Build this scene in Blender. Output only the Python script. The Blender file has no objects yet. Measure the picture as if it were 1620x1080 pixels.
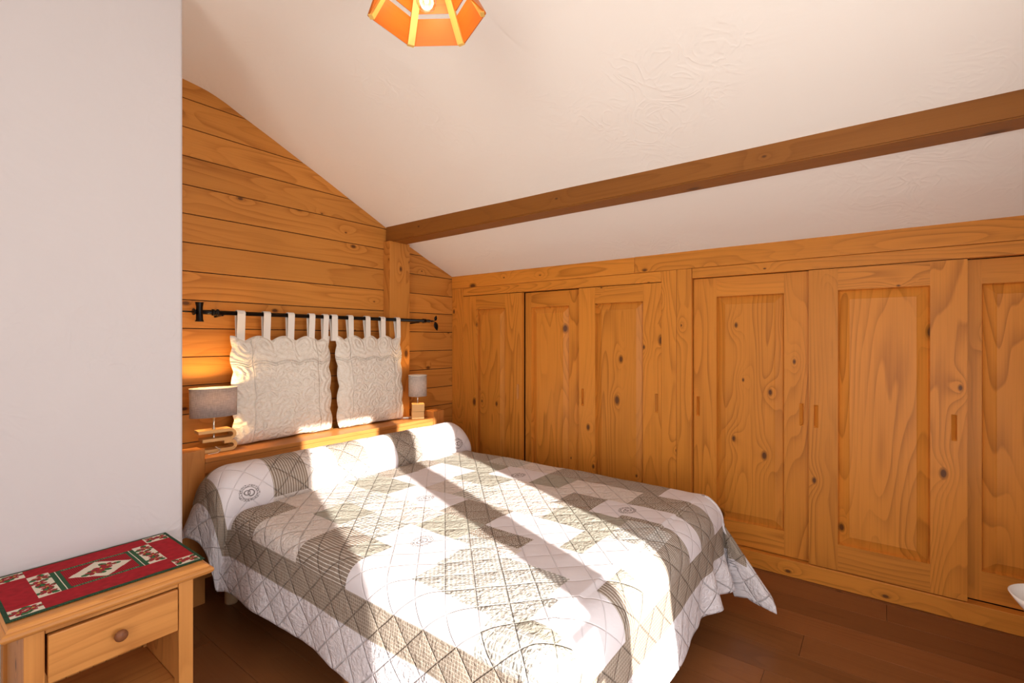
import bpy, bmesh, math, random
from mathutils import Vector, Matrix, noise
PI = math.pi
random.seed(4)
SC = bpy.context.scene
COL = SC.collection
# ---------------------------------------------------------------- camera
cam_d = bpy.data.cameras.new('camera'); cam = bpy.data.objects.new('camera', cam_d); COL.objects.link(cam)
cam.location = (0, 0, 1.4)
cam.rotation_euler = (PI/2, 0, -math.atan2(0.7976, 0.6032))
cam_d.sensor_width = 36; cam_d.lens = 36*766/1620; cam_d.shift_y = -4/1620; cam_d.clip_start = 0.02
SC.camera = cam
# ---------------------------------------------------------------- world, sun, daylight, exposure
SC.view_settings.view_transform = 'Standard'; SC.view_settings.look = 'None'
SC.view_settings.gamma = 1; SC.view_settings.use_curve_mapping = False
SC.view_settings.exposure = 0.27
w = bpy.data.worlds.new('daylight_sky'); SC.world = w; w.use_nodes = True
bg = w.node_tree.nodes['Background']; bg.inputs[1].default_value = 1.1
_tc = w.node_tree.nodes.new('ShaderNodeTexCoord'); _sx = w.node_tree.nodes.new('ShaderNodeSeparateXYZ'); _rp = w.node_tree.nodes.new('ShaderNodeValToRGB')
w.node_tree.links.new(_tc.outputs['Generated'], _sx.inputs[0]); w.node_tree.links.new(_sx.outputs[2], _rp.inputs[0]); w.node_tree.links.new(_rp.outputs[0], bg.inputs[0])
_rp.color_ramp.elements[0].position = 0.0; _rp.color_ramp.elements[0].color = (1.0, 0.95, 0.90, 1)      # bright lower half added as snow bounce to lift the ceiling
_rp.color_ramp.elements[1].position = 0.06; _rp.color_ramp.elements[1].color = (0.50, 0.68, 1.0, 1)      # blue winter sky
SUN_AZ = (0.40, 1.0); SUN_EL = math.radians(20.5)
sd = bpy.data.lights.new('sun', 'SUN'); sd.energy = 11.0; sd.angle = math.radians(0.6); sd.color = (1.0, 0.95, 0.88)
so = bpy.data.objects.new('sun', sd); COL.objects.link(so)
_h = Vector((SUN_AZ[0], SUN_AZ[1], 0)).normalized()
_dir = Vector((_h.x*math.cos(SUN_EL), _h.y*math.cos(SUN_EL), -math.sin(SUN_EL)))
so.rotation_euler = _dir.to_track_quat('-Z', 'Y').to_euler(); so.location = (-2, -5, 3)
def area(name, loc, rot, sx, sy, power, color):
    d = bpy.data.lights.new(name, 'AREA'); d.shape = 'RECTANGLE'; d.size = sx; d.size_y = sy; d.energy = power; d.color = color
    o = bpy.data.objects.new(name, d); COL.objects.link(o); o.location = loc; o.rotation_euler = rot
    return o
area('daylight_french_window', (0.72, -0.90, 1.10), (PI/2+0.55, 0, -0.25), 1.1, 2.0, 34, (1.0, 0.95, 0.90))
area('added_side_fill', (-1.90, -0.02, 1.30), (PI/2+0.60, 0, -PI/2+0.25), 1.0, 1.8, 36, (1.0, 0.93, 0.85))  # added fill lamp at the invented side opening, tilted up
# ---------------------------------------------------------------- node helpers
class V_:
    def __init__(s, nt, sock): s.nt = nt; s.s = sock
    def _m(s, op, *a):
        n = s.nt.nodes.new('ShaderNodeMath'); n.operation = op
        for i, x in enumerate((s,)+a):
            if isinstance(x, V_): s.nt.links.new(x.s, n.inputs[i])
            else: n.inputs[i].default_value = x
        return V_(s.nt, n.outputs[0])
    def __add__(s, o): return s._m('ADD', o)
    __radd__ = __add__
    def __sub__(s, o): return s._m('SUBTRACT', o)
    def __rsub__(s, o): return (s*-1.0)+o
    def __mul__(s, o): return s._m('MULTIPLY', o)
    __rmul__ = __mul__
    def __truediv__(s, o): return s._m('DIVIDE', o)
    def fract(s): return s._m('FRACT')
    def abs(s): return s._m('ABSOLUTE')
    def pow(s, o): return s._m('POWER', o)
    def sin(s): return s._m('SINE')
    def gt(s, o): return s._m('GREATER_THAN', o)
    def lt(s, o): return s._m('LESS_THAN', o)
    def max(s, o): return s._m('MAXIMUM', o)
    def min(s, o): return s._m('MINIMUM', o)
    def sqrt(s): return s._m('SQRT')
    def smooth(s, a, b, lo=0.0, hi=1.0):
        n = s.nt.nodes.new('ShaderNodeMapRange'); n.interpolation_type = 'SMOOTHSTEP'
        s.nt.links.new(s.s, n.inputs['Value'])
        for k, x in (('From Min', a), ('From Max', b), ('To Min', lo), ('To Max', hi)):
            if isinstance(x, V_): s.nt.links.new(x.s, n.inputs[k])
            else: n.inputs[k].default_value = x
        return V_(s.nt, n.outputs[0])
class M_:
    def __init__(s, name, rough=0.5, spec=0.5):
        s.m = bpy.data.materials.new(name); s.m.use_nodes = True; s.nt = s.m.node_tree
        s.b = s.nt.nodes['Principled BSDF']; s.b.inputs['Roughness'].default_value = rough
        s.b.inputs['Specular IOR Level'].default_value = spec
    def uv(s):
        n = s.nt.nodes.new('ShaderNodeUVMap'); n.uv_map = 'UVMap'
        x = s.nt.nodes.new('ShaderNodeSeparateXYZ'); s.nt.links.new(n.outputs[0], x.inputs[0])
        return V_(s.nt, x.outputs[0]), V_(s.nt, x.outputs[1])
    def obj(s):
        n = s.nt.nodes.new('ShaderNodeTexCoord')
        x = s.nt.nodes.new('ShaderNodeSeparateXYZ'); s.nt.links.new(n.outputs['Object'], x.inputs[0])
        return V_(s.nt, x.outputs[0]), V_(s.nt, x.outputs[1]), V_(s.nt, x.outputs[2])
    def vec(s, *a):
        n = s.nt.nodes.new('ShaderNodeCombineXYZ')
        for i, x in enumerate(a):
            if isinstance(x, V_): s.nt.links.new(x.s, n.inputs[i])
            else: n.inputs[i].default_value = x
        return n.outputs[0]
    def noise(s, vec, scale=1.0, detail=2.0, rough=0.5, dist=0.0):
        n = s.nt.nodes.new('ShaderNodeTexNoise'); s.nt.links.new(vec, n.inputs['Vector'])
        n.inputs['Scale'].default_value = scale; n.inputs['Detail'].default_value = detail
        n.inputs['Roughness'].default_value = rough; n.inputs['Distortion'].default_value = dist
        return V_(s.nt, n.outputs['Fac'])
    def voronoi(s, vec, scale=1.0, rnd=1.0, feature='F1'):
        n = s.nt.nodes.new('ShaderNodeTexVoronoi'); n.voronoi_dimensions = '2D'; n.feature = feature
        s.nt.links.new(vec, n.inputs['Vector']); n.inputs['Scale'].default_value = scale; n.inputs['Randomness'].default_value = rnd
        d = V_(s.nt, n.outputs['Distance'])
        if feature == 'DISTANCE_TO_EDGE': return d, None, None
        x = s.nt.nodes.new('ShaderNodeSeparateColor'); s.nt.links.new(n.outputs['Color'], x.inputs[0])
        return d, V_(s.nt, x.outputs[0]), V_(s.nt, x.outputs[1])
    def mix(s, f, a, b):
        n = s.nt.nodes.new('ShaderNodeMix'); n.data_type = 'RGBA'
        if isinstance(f, V_): s.nt.links.new(f.s, n.inputs[0])
        else: n.inputs[0].default_value = f
        for k, x in ((6, a), (7, b)):
            if isinstance(x, (tuple, list)): n.inputs[k].default_value = (*x[:3], 1)
            else: s.nt.links.new(x, n.inputs[k])
        return n.outputs[2]
    def scale_col(s, c, f):
        n = s.nt.nodes.new('ShaderNodeVectorMath'); n.operation = 'SCALE'
        if isinstance(c, tuple): n.inputs[0].default_value = c[:3]
        else: s.nt.links.new(c, n.inputs[0])
        s.nt.links.new(f.s, n.inputs['Scale']); return n.outputs[0]
    def rand(s):
        n = s.nt.nodes.new('ShaderNodeNewGeometry'); o = s.nt.nodes.new('ShaderNodeObjectInfo'); return (V_(s.nt, n.outputs['Random Per Island']) + V_(s.nt, o.outputs['Random'])*3.7).fract()
    def color(s, c):
        if isinstance(c, tuple): s.b.inputs['Base Color'].default_value = (*c[:3], 1)
        else: s.nt.links.new(c, s.b.inputs['Base Color'])
    def bump(s, h, dist=0.002, strength=1.0):
        n = s.nt.nodes.new('ShaderNodeBump'); n.inputs['Distance'].default_value = dist; n.inputs['Strength'].default_value = strength
        s.nt.links.new(h.s, n.inputs['Height']); s.nt.links.new(n.outputs[0], s.b.inputs['Normal'])
def plain(name, c, rough=0.5, metal=0.0, spec=0.5):
    m = M_(name, rough, spec); m.color(c); m.b.inputs['Metallic'].default_value = metal; return m.m
def wood(name, light, dark, knot=(0.10, 0.035, 0.012), rough=0.42, fig=0.6, thr=0.62, lines=13.0, ksize=1.0, vary=0.16, stretch=1.0):
    m = M_(name, rough, 0.25); u, v = m.uv(); r = m.rand()
    U = u + r*13.7; Vv = v + r*7.31
    d, c1, c2 = m.voronoi(m.vec(U*2.6, Vv*4.6, 0.0), 1.0)
    sel = c1.gt(thr); kr = (c2*c2*0.075 + 0.022)*ksize
    kn = d.smooth(kr, kr*0.55)*sel
    ring = d.smooth(kr*1.45, kr)*sel
    halo = (1.0 - d/0.42).max(0.0).pow(2.2)*sel
    n = m.noise(m.vec(U*0.55/stretch, Vv*4.2, r*21.0), 1.0, 1.5, 0.45) + m.noise(m.vec(U*2.0, Vv*9.0, r*9.0), 1.0, 1.0)*0.045 + halo*0.16
    f = (n*lines).fract()
    band = f.pow(2.6)*f.smooth(1.0, 0.9)
    amp = m.noise(m.vec(U*0.7, Vv*5.0, 4.0), 1.0, 1.0).smooth(0.35, 0.62, 0.25, 1.0)
    fine = m.noise(m.vec(U*2.0, Vv*120.0, 2.0), 1.0, 2.0)
    blotch = m.noise(m.vec(U*1.6, Vv*3.5, 8.0), 1.0, 3.0)
    fac = band*amp*fig + (fine - 0.5)*0.60
    col = m.mix(fac.max(0.0).min(1.0), light, dark)
    col = m.mix(ring*0.5, col, tuple(x*0.62 for x in dark))
    col = m.mix(kn*0.88, col, knot)
    br = (r*7.77).fract()*vary + (1.0 - vary*0.5) + (blotch - 0.5)*0.22
    m.color(m.scale_col(col, br))
    m.bump(band*-0.3 + fine*0.25, 0.0006, 0.5)
    return m.m
def plaster(name, c, s=1.0):
    m = M_(name, 0.85, 0.2); x, y, z = m.obj()
    a = m.noise(m.vec(x*2.4, y*2.4, z*2.4), 1.0, 3.0, 0.5, 1.6)
    t = m.noise(m.vec(x*5.5, y*5.5, z*5.5), 1.0, 1.0, 0.4, 3.2)
    ridge = (t - 0.5).abs().smooth(0.14, 0.0)*m.noise(m.vec(x*1.7, y*1.7, z*1.7), 1.0, 1.0).smooth(.45, .7)
    g = m.noise(m.vec(x*60, y*60, z*60), 1.0, 2.0)
    m.color(c); m.bump(a*1.2 + ridge*0.16*s + g*0.02, 0.012*s, 0.45)
    return m.m
# ---------------------------------------------------------------- materials
W_WALL = wood('spruce_cladding_wood', (0.60, 0.245, 0.048), (0.33, 0.100, 0.012), thr=0.40, fig=0.75, lines=13, ksize=0.95)
W_DOOR = wood('larch_door_wood', (0.69, 0.262, 0.036), (0.32, 0.098, 0.009), thr=0.56, fig=0.72, lines=19, ksize=1.0)
W_BEAM = wood('beam_wood', (0.27, 0.100, 0.018), (0.17, 0.055, 0.008), thr=0.72, fig=0.5, lines=11)
W_HEAD = wood('headboard_wood', (0.55, 0.220, 0.055), (0.36, 0.120, 0.026), thr=0.85, fig=0.45)
W_NIGHT = wood('nightstand_pine', (0.62, 0.268, 0.070), (0.36, 0.125, 0.026), thr=0.82, fig=0.85, lines=12, ksize=0.6)
W_KNOB = wood('knob_wood', (0.23, 0.085, 0.035), (0.11, 0.035, 0.014), thr=0.99)
W_LIGHT = wood('pale_lamp_wood', (0.74, 0.47, 0.19), (0.55, 0.30, 0.10), thr=0.99, fig=0.3, rough=0.35)
W_FLOOR = wood('oak_parquet', (0.235, 0.090, 0.030), (0.140, 0.048, 0.014), knot=(0.05, 0.018, 0.008), thr=0.80, fig=0.5, rough=0.33, lines=14, ksize=0.6, vary=0.34)
W_LEG = wood('bed_leg_wood', (0.55, 0.36, 0.20), (0.42, 0.25, 0.12), thr=0.99)
W_SLAT = wood('pendant_wood', (0.60, 0.16, 0.020), (0.42, 0.085, 0.010), thr=0.9)
W_RIB = wood('pendant_rib_wood', (0.80, 0.50, 0.13), (0.6, 0.34, 0.08), thr=0.99)
P_WALL = plaster('white_plaster', (0.63, 0.595, 0.60), 1.0)
P_CEIL = plaster('cream_plaster', (0.89, 0.845, 0.79), 1.0)
BLACK = plain('dark_gap', (0.012, 0.006, 0.003), 0.8)
IRON = plain('black_iron', (0.014, 0.012, 0.011), 0.28, 0.75)
CHROME = plain('chrome', (0.75, 0.74, 0.72), 0.18, 1.0)
WHITEPL = plain('white_plastic', (0.8, 0.78, 0.75), 0.4)
LINEN_W = plain('white_loop_cloth', (0.83, 0.79, 0.72), 0.9)
WHITEF = plain('white_frame_paint', (0.78, 0.78, 0.76), 0.4)
CERAM = plain('white_ceramic', (0.88, 0.86, 0.82), 0.2)
MATT = plain('mattress_ticking', (0.35, 0.32, 0.30), 0.9)
# ---------------------------------------------------------------- mesh helpers
class MB:
    """collects faces with UVs (u along the grain, v across)"""
    def __init__(s): s.v = []; s.f = []; s.uv = []; s.mi = []; s.smooth = []
    def face(s, pts, uvs=None, mi=0, smooth=False):
        i = len(s.v); s.v += [tuple(p) for p in pts]; s.f.append(list(range(i, i+len(pts))))
        s.uv.append(uvs or [(p[0], p[1]) for p in pts]); s.mi.append(mi); s.smooth.append(smooth)
    def box(s, lo, hi, grain=2, bev=0.0, mi=0, M=None):
        lo = list(lo); hi = list(hi)
        bm = bmesh.new(); bmesh.ops.create_cube(bm, size=1)
        for v in bm.verts:
            for k in range(3): v.co[k] = lo[k] + (v.co[k]+0.5)*(hi[k]-lo[k])
        if bev > 0: bmesh.ops.bevel(bm, geom=bm.edges[:], offset=bev, segments=2, profile=0.6, affect='EDGES')
        s.bm(bm, grain, mi, M); return s
    def bm(s, bm, grain=2, mi=0, M=None, smooth=False):
        base = len(s.v); bm.verts.ensure_lookup_table(); bm.normal_update()
        for i, v in enumerate(bm.verts): v.index = i
        for v in bm.verts: s.v.append(tuple((M @ v.co) if M else v.co))
        for f in bm.faces:
            n = f.normal; ax = max(range(3), key=lambda k: abs(n[k]))
            oth = [k for k in range(3) if k != ax]
            if grain in oth: ua = grain; va = [k for k in oth if k != grain][0]
            else: ua, va = oth
            s.f.append([base+v.index for v in f.verts])
            sc = 1.0 if grain in oth else 0.25
            s.uv.append([(v.co[ua]*sc, v.co[va] + v.co[ax]*0.7) for v in f.verts]); s.mi.append(mi); s.smooth.append(smooth)
        bm.free(); return s
    def build(s, name, mats, parent=None, smooth=False):
        me = bpy.data.meshes.new(name); me.from_pydata(s.v, [], s.f)
        if not isinstance(mats, (list, tuple)): mats = [mats]
        for m in mats: me.materials.append(m)
        uvl = me.uv_layers.new(name='UVMap')
        flat = [c for f in s.uv for p in f for c in p]
        uvl.data.foreach_set('uv', flat)
        me.polygons.foreach_set('material_index', s.mi)
        me.polygons.foreach_set('use_smooth', [smooth or q for q in s.smooth])
        me.update()
        o = bpy.data.objects.new(name, me); COL.objects.link(o)
        if parent: o.parent = parent
        return o
def tag(o, label=None, cat=None, group=None, kind=None):
    if label: o['label'] = label
    if cat: o['category'] = cat
    if group: o['group'] = group
    if kind: o['kind'] = kind
    return o
def empty(name, loc=(0, 0, 0), rz=0.0):
    o = bpy.data.objects.new(name, None); COL.objects.link(o); o.location = loc; o.rotation_euler = (0, 0, rz); o.empty_display_size = 0.05
    return o
def box(name, lo, hi, mat, parent=None, grain=2, bev=0.0):
    return MB().box(lo, hi, grain, bev).build(name, mat, parent)
def shift(lo, p): return tuple(lo[i]-p[i] for i in range(3))
def lathe(prof, seg=32, center=(0, 0, 0), cap=True, mb=None, sx=1.0, sy=1.0, axis='Z'):
    mb = mb or MB(); n = len(prof)
    def P(r, z, a):
        x, y = r*math.cos(a)*sx, r*math.sin(a)*sy
        p = (x, y, z) if axis == 'Z' else ((z, x, y) if axis == 'X' else (x, -z, y))
        return tuple(center[k]+p[k] for k in range(3))
    base = len(mb.v); L = 0; us = [0]
    for i in range(1, n): L += math.dist(prof[i], prof[i-1]); us.append(L)
    for i, (r, z) in enumerate(prof):
        for j in range(seg): mb.v.append(P(r, z, 2*PI*j/seg))
    for i in range(n-1):
        for j in range(seg):
            k = (j+1) % seg
            mb.f.append([base+i*seg+j, base+i*seg+k, base+(i+1)*seg+k, base+(i+1)*seg+j])
            R = max(prof[i][0], 0.01)
            mb.uv.append([(us[i], 2*PI*j/seg*R), (us[i], 2*PI*(j+1)/seg*R), (us[i+1], 2*PI*(j+1)/seg*R), (us[i+1], 2*PI*j/seg*R)])
            mb.mi.append(0); mb.smooth.append(True)
    if cap:
        for i, rev in ((0, True), (n-1, False)):
            if prof[i][0] > 1e-5:
                ids = [base+i*seg+j for j in range(seg)]
                if rev: ids = ids[::-1]
                mb.f.append(ids); mb.uv.append([(0.01*j, 0) for j in range(seg)]); mb.mi.append(0); mb.smooth.append(False)
    return mb
def tube(pts, r, seg=10, mb=None, radii=None):
    mb = mb or MB(); pts = [Vector(p) for p in pts]; base = len(mb.v); n = len(pts); up = Vector((0, 0, 1))
    for i, p in enumerate(pts):
        t = (pts[min(i+1, n-1)]-pts[max(i-1, 0)]).normalized()
        a = t.cross(up if abs(t.z) < 0.95 else Vector((1, 0, 0))).normalized(); b = a.cross(t).normalized()
        rr = radii[i] if radii else r
        for j in range(seg):
            q = p + a*math.cos(2*PI*j/seg)*rr + b*math.sin(2*PI*j/seg)*rr; mb.v.append(tuple(q))
    for i in range(n-1):
        for j in range(seg):
            k = (j+1) % seg
            mb.f.append([base+i*seg+j, base+i*seg+k, base+(i+1)*seg+k, base+(i+1)*seg+j]); mb.uv.append([(i*.02, j*.01), (i*.02, k*.01), (i*.02+.02, k*.01), (i*.02+.02, j*.01)])
            mb.mi.append(0); mb.smooth.append(True)
    for i, rev in ((0, False), (n-1, True)):
        ids = [base+i*seg+j for j in range(seg)]; mb.f.append(ids[::-1] if rev else ids); mb.uv.append([(0, 0)]*seg); mb.mi.append(0); mb.smooth.append(False)
    return mb
def grid(fn, nu, nv, uvf=None, mi=None, flip=False):
    mb = MB()
    for j in range(nv+1):
        for i in range(nu+1): mb.v.append(tuple(fn(i, j)))
    for j in range(nv):
        for i in range(nu):
            a = j*(nu+1)+i; ids = [a, a+1, a+nu+2, a+nu+1]; ij = [(i, j), (i+1, j), (i+1, j+1), (i, j+1)]
            if flip: ids = ids[::-1]; ij = ij[::-1]
            mb.f.append(ids); mb.uv.append([uvf(*q) for q in ij] if uvf else [(q[0]*.01, q[1]*.01) for q in ij])
            mb.mi.append(mi(i, j) if mi else 0); mb.smooth.append(True)
    return mb
# ================================================================ THE ROOM
XW, YB = 3.26, 3.17
# floor of long boards running towards the cladding wall
mb = MB()
x = -1.9
random.seed(11)
while x < 3.95:
    y = -0.9 - random.random()*1.2
    while y < 3.4:
        L = random.uniform(1.3, 2.1)
        y0, y1 = max(y, -0.87), min(y+L, 3.4)
        if y1 > y0: mb.box((x+.0007, y0+.0007, -0.02), (x+.1893, y1-.0007, 0.0), grain=1, bev=0.0012)
        y += L
    x += .19
mb.box((-1.9, -0.87, -0.05), (4.0, 3.4, -0.015), grain=1, mi=1)
tag(mb.build('floor', [W_FLOOR, BLACK]), kind='structure')
# cladding wall
mb = MB()
z = 1.791 - .165*11
while z < 3.2:
    mb.box((0.6, YB, z+.0025), (XW+.6, YB+.03, z+.165-.0025), grain=0, bev=0.002); z += .165
mb.box((0.6, YB+.012, -0.05), (XW+.6, YB+.06, 3.3), grain=0, mi=1)
tag(mb.build('wall_back', [W_WALL, BLACK]), kind='structure')
# plastered wall block at the left
bm = bmesh.new(); bmesh.ops.create_cube(bm, size=1)
for v in bm.verts: v.co = Vector((-1.8+(v.co.x+.5)*2.595, 2.345+(v.co.y+.5)*.825, (v.co.z+.5)*3.1))
ed = [e for e in bm.edges if all(v.co.x > 0.7 and v.co.y < 2.5 for v in e.verts)]
bmesh.ops.bevel(bm, geom=ed, offset=0.014, segments=5, profile=0.5, affect='EDGES')
bm.verts.ensure_lookup_table()
mb = MB(); mb.bm(bm); tag(mb.build('wall_left', P_WALL), kind='structure')
# other walls behind the camera
tag(box('wall_right', (XW+.62, -.87, 0), (XW+.7, YB+.03, 3.1), P_WALL), kind='structure')
mb = MB(); T0, T1 = -0.87, -0.75; WX0, WX1, WZ = 0.13, 1.295, 2.37
mb.box((-1.9, T0, 0), (WX0, T1, 3.1)); mb.box((WX1, T0, 0), (XW+.65, T1, 3.1)); mb.box((WX0, T0, WZ), (WX1, T1, 3.1)); mb.box((WX0, T0, 0), (WX1, T1, 0.04))
tag(mb.build('wall_front', P_WALL), kind='structure')
mb = MB(); mb.box((-1.9, -.75, 0), (-1.8, -.55, 3.1)); mb.box((-1.9, .50, 0), (-1.8, 2.4, 3.1)); mb.box((-1.9, -.55, 0), (-1.8, .50, 0.45)); mb.box((-1.9, -.55, 2.35), (-1.8, .50, 3.1))  # side wall, with an opening added to let fill light in
tag(mb.build('wall_side', P_WALL), kind='structure')
# french window: centre mullion of the two leaves with its handle
mb = MB(); MX0, MX1 = 0.728, 0.898
mb.box((MX0, T1-.07, 0.04), (MX1, T1-.015, WZ), 2, .004)
wf = tag(mb.build('window_1', WHITEF), kind='structure')
hd = MB(); hd.box((0.64, T1+.045, 1.090), (0.79, T1+.060, 1.120), 0, .004); hd.box((0.765, T1-.015, 1.085), (0.79, T1+.045, 1.125), 0, .004)
hd.box((0.70, T1+.02, 0.955), (0.79, T1+.033, 0.985), 0, .003); hd.box((0.765, T1-.015, 0.95), (0.79, T1+.02, 1.0), 0, .003)
hd.build('window_handle', IRON, wf)
mb = MB(); mb.box((-1.88, -.55, 0.45), (-1.83, .50, 0.5), 1); mb.box((-1.88, -.55, 2.3), (-1.83, .50, 2.35), 1); mb.box((-1.88, -.05, 0.5), (-1.83, 0.0, 2.3), 2)  # frame of the unseen window, added for fill light only
tag(mb.build('fill_window', WHITEF), kind='structure')
# ceiling: plastered slope following the hand-made curve, run along Y
prof = [(-1.95, 2.93), (0.2, 2.925), (0.8, 2.91), (1.02, 2.893), (1.10, 2.884), (1.19, 2.872), (1.28, 2.845), (1.41, 2.786), (1.6, 2.705), (1.78, 2.625), (1.97, 2.542), (2.156, 2.456), (2.33, 2.378), (2.494, 2.302), (2.62, 2.243), (2.738, 2.187), (2.85, 2.143), (2.97, 2.092), (3.12, 2.036), (3.263, 1.979), (3.95, 1.70)]
def cz(x):
    for (x0, z0), (x1, z1) in zip(prof, prof[1:]):
        if x0 <= x <= x1: return z0+(z1-z0)*(x-x0)/(x1-x0)
    return prof[-1][1]
NX, NY = 118, 96
def cf(i, j):
    x = -1.95 + 5.9*i/NX; y = -0.87 + (3.172+.87)*j/NY
    e = noise.noise(Vector((x*1.5, y*1.5, 3)))*0.012*min(1, max(0, (3.1-y)*3))*(1 if x < 2.2 else .3)
    return (x, y, cz(x)+e)
mb = grid(cf, NX, NY, flip=True)
b0 = len(mb.v)
mb.face([(-1.95, -.87, 3.3), (3.95, -.87, 3.3), (3.95, 3.172, 3.3), (-1.95, 3.172, 3.3)])
mb.face([(-1.95, -.87, 2.9), (3.95, -.87, 1.7), (3.95, -.87, 3.3), (-1.95, -.87, 3.3)])
mb.face([(3.95, -.87, 1.7), (3.95, 3.172, 1.7), (3.95, 3.172, 3.3), (3.95, -.87, 3.3)])
mb.face([(-1.95, -.87, 2.9), (-1.95, -.87, 3.3), (-1.95, 3.172, 3.3), (-1.95, 3.172, 2.9)])
tag(mb.build('ceiling', P_CEIL), kind='structure')
# purlin and the post that carries it
bm = bmesh.new(); bmesh.ops.create_cube(bm, size=1)
bmesh.ops.subdivide_edges(bm, edges=[e for e in bm.edges if abs((e.verts[0].co-e.verts[1].co).y) > .5], cuts=30)
for v in bm.verts:
    y = -.749 + (v.co.y+.5)*3.91; t = (3.1-y)/3.5
    v.co = Vector((2.50+(v.co.x+.5)*.152, y, (2.176+t*.024) + (v.co.z+.5)*.20 + .003*noise.noise(Vector((y*1.4, v.co.z, v.co.x)))))
bmesh.ops.bevel(bm, geom=[e for e in bm.edges if abs((e.verts[0].co-e.verts[1].co).normalized().y) > .9 and len(e.link_faces) == 2 and e.calc_face_angle(0) > 1], offset=.006, segments=2, affect='EDGES')
mb = MB(); mb.bm(bm, 1)
tag(mb.build('ceiling_beam', W_BEAM), 'long brown timber beam running under the sloping cream ceiling', 'beam')
tag(box('wooden_post', (2.478, 3.088, 0), (2.682, 3.169, 2.18), W_WALL, bev=.005), 'square wooden post against the plank wall, carrying the end of the ceiling beam', 'post')
# ================================================================ BUILT-IN WARDROBE
wr = tag(empty('wardrobe', (XW, 1.0, 0)), 'long low built-in pine wardrobe with sliding panelled doors under the slope', 'wardrobe')
org = (XW, 1.0, 0)
def wbox(name, lo, hi, grain, bev=.003, mat=W_DOOR): return box(name, shift(lo, org), shift(hi, org), mat, wr, grain, bev)
m_ = MB()
m_.box(shift((XW, 1.378, 1.866), org), shift((XW+.06, 3.168, 1.978), org), 1, .003)
m_.box(shift((XW, -.749, 1.866), org), shift((XW+.06, 1.376, 1.985), org), 1, .003)
m_.build('header_board', W_DOOR, wr)
m_ = MB(); m_.box(shift((XW+.006, 1.187, 1.792), org), shift((XW+.06, 3.03, 1.865), org), 1, .003)
m_.box(shift((XW+.006, -.749, 1.80), org), shift((XW+.06, .98, 1.865), org), 1, .003); m_.build('top_rail', W_DOOR, wr)
wbox('plinth', (XW, -.749, 0.001), (XW+.06, 3.168, 0.098), 1)
wbox('stile', (XW+.004, 3.033, .099), (XW+.06, 3.168, 1.865), 2)
wbox('stile', (XW+.002, 1.083, .099), (XW+.06, 1.185, 1.865), 2)
wbox('stile', (XW+.002, .982, .099), (XW+.06, 1.081, 1.865), 2)
m_ = MB(); m_.box(shift((XW+.19, -.749, .0), org), shift((XW+.20, 3.168, 1.87), org), 2)
m_.build('back_panel', BLACK, wr)
def raised_panel(mb, y0, y1, z0, z1, x, bw=.05, dep=.022):
    # frame faces at x; panel: recessed bevel rising to a field
    ring = [((y0, z0), (y1, z0), (y1, z1), (y0, z1)), ((y0+.006, z0+.006), (y1-.006, z0+.006), (y1-.006, z1-.006), (y0+.006, z1-.006)),
            ((y0+bw, z0+bw), (y1-bw, z0+bw), (y1-bw, z1-bw), (y0+bw, z1-bw)), ((y0+bw+.003, z0+bw+.003), (y1-bw-.003, z0+bw+.003), (y1-bw-.003, z1-bw-.003), (y0+bw+.003, z1-bw-.003))]
    xs = [x, x+dep, x+dep*.16, x+dep*.04]
    b = len(mb.v)
    for r, xx in zip(ring, xs):
        for (yy, zz) in r: mb.v.append((xx, yy, zz))
    for k in range(3):
        for q in range(4):
            a, c = b+k*4+q, b+k*4+(q+1) % 4
            ids = [a, a+4, c+4, c]; mb.f.append(ids)
            mb.uv.append([(mb.v[i][2], mb.v[i][1]) for i in ids]); mb.mi.append(0); mb.smooth.append(False)
    ids = [b+12, b+15, b+14, b+13]; mb.f.append(ids); mb.uv.append([(mb.v[i][2], mb.v[i][1]) for i in ids]); mb.mi.append(0); mb.smooth.append(False)
def stile_with_pull(mb, y0, y1, z0, z1, x, th, py, pz0, pz1, pw=.022):
    mb.box((x, y0, z0), (x+th, py-pw/2, z1), 2, .0015) if False else None
    ys = [y0, py-pw/2, py+pw/2, y1]; zs = [z0, pz0, pz1, z1]
    b = len(mb.v)
    for zz in zs:
        for yy in ys: mb.v.append((x, yy, zz))
    for j in range(3):
        for i in range(3):
            if i == 1 and j == 1: continue
            a = b+j*4+i; ids = [a, a+4, a+5, a+1]; mb.f.append(ids)
            mb.uv.append([(mb.v[k][2], mb.v[k][1]) for k in ids]); mb.mi.append(0); mb.smooth.append(False)
    c = len(mb.v)
    for (yy, zz) in ((y0, z0), (y1, z0), (y1, z1), (y0, z1)): mb.v.append((x+th, yy, zz))
    rim = [[b, b+1, b+2, b+3], [b+3, b+7, b+11, b+15], [b+15, b+14, b+13, b+12], [b+12, b+8, b+4, b]]
    for k, rr in enumerate(rim):
        ids = rr + [c+(k+1) % 4, c+k]; mb.f.append(ids); mb.uv.append([(mb.v[i][2], mb.v[i][1]+mb.v[i][0]) for i in ids]); mb.mi.append(0); mb.smooth.append(False)
def pull(y, z0, z1, x, s, pw=.022):
    # scooped finger pull: deep on one side, slanting up to the surface on the other
    mb = MB(); d = .016; ya, yb = y-pw/2, y+pw/2
    yd = ya+.004 if s > 0 else yb-.004
    e = .012
    A = [(x, ya, z0), (x, yb, z0), (x, yb, z1), (x, ya, z1)]
    lo = (x+d, yd, z0+e); hi = (x+d, yd, z1-e)
    def F(p): mb.face(p, [(q[2], q[1]+q[0]) for q in p])
    F([A[0], A[3], hi, lo]); F([A[1], lo, hi, A[2]]); F([A[0], lo, A[1]]); F([A[3], A[2], hi])
    return mb
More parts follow.
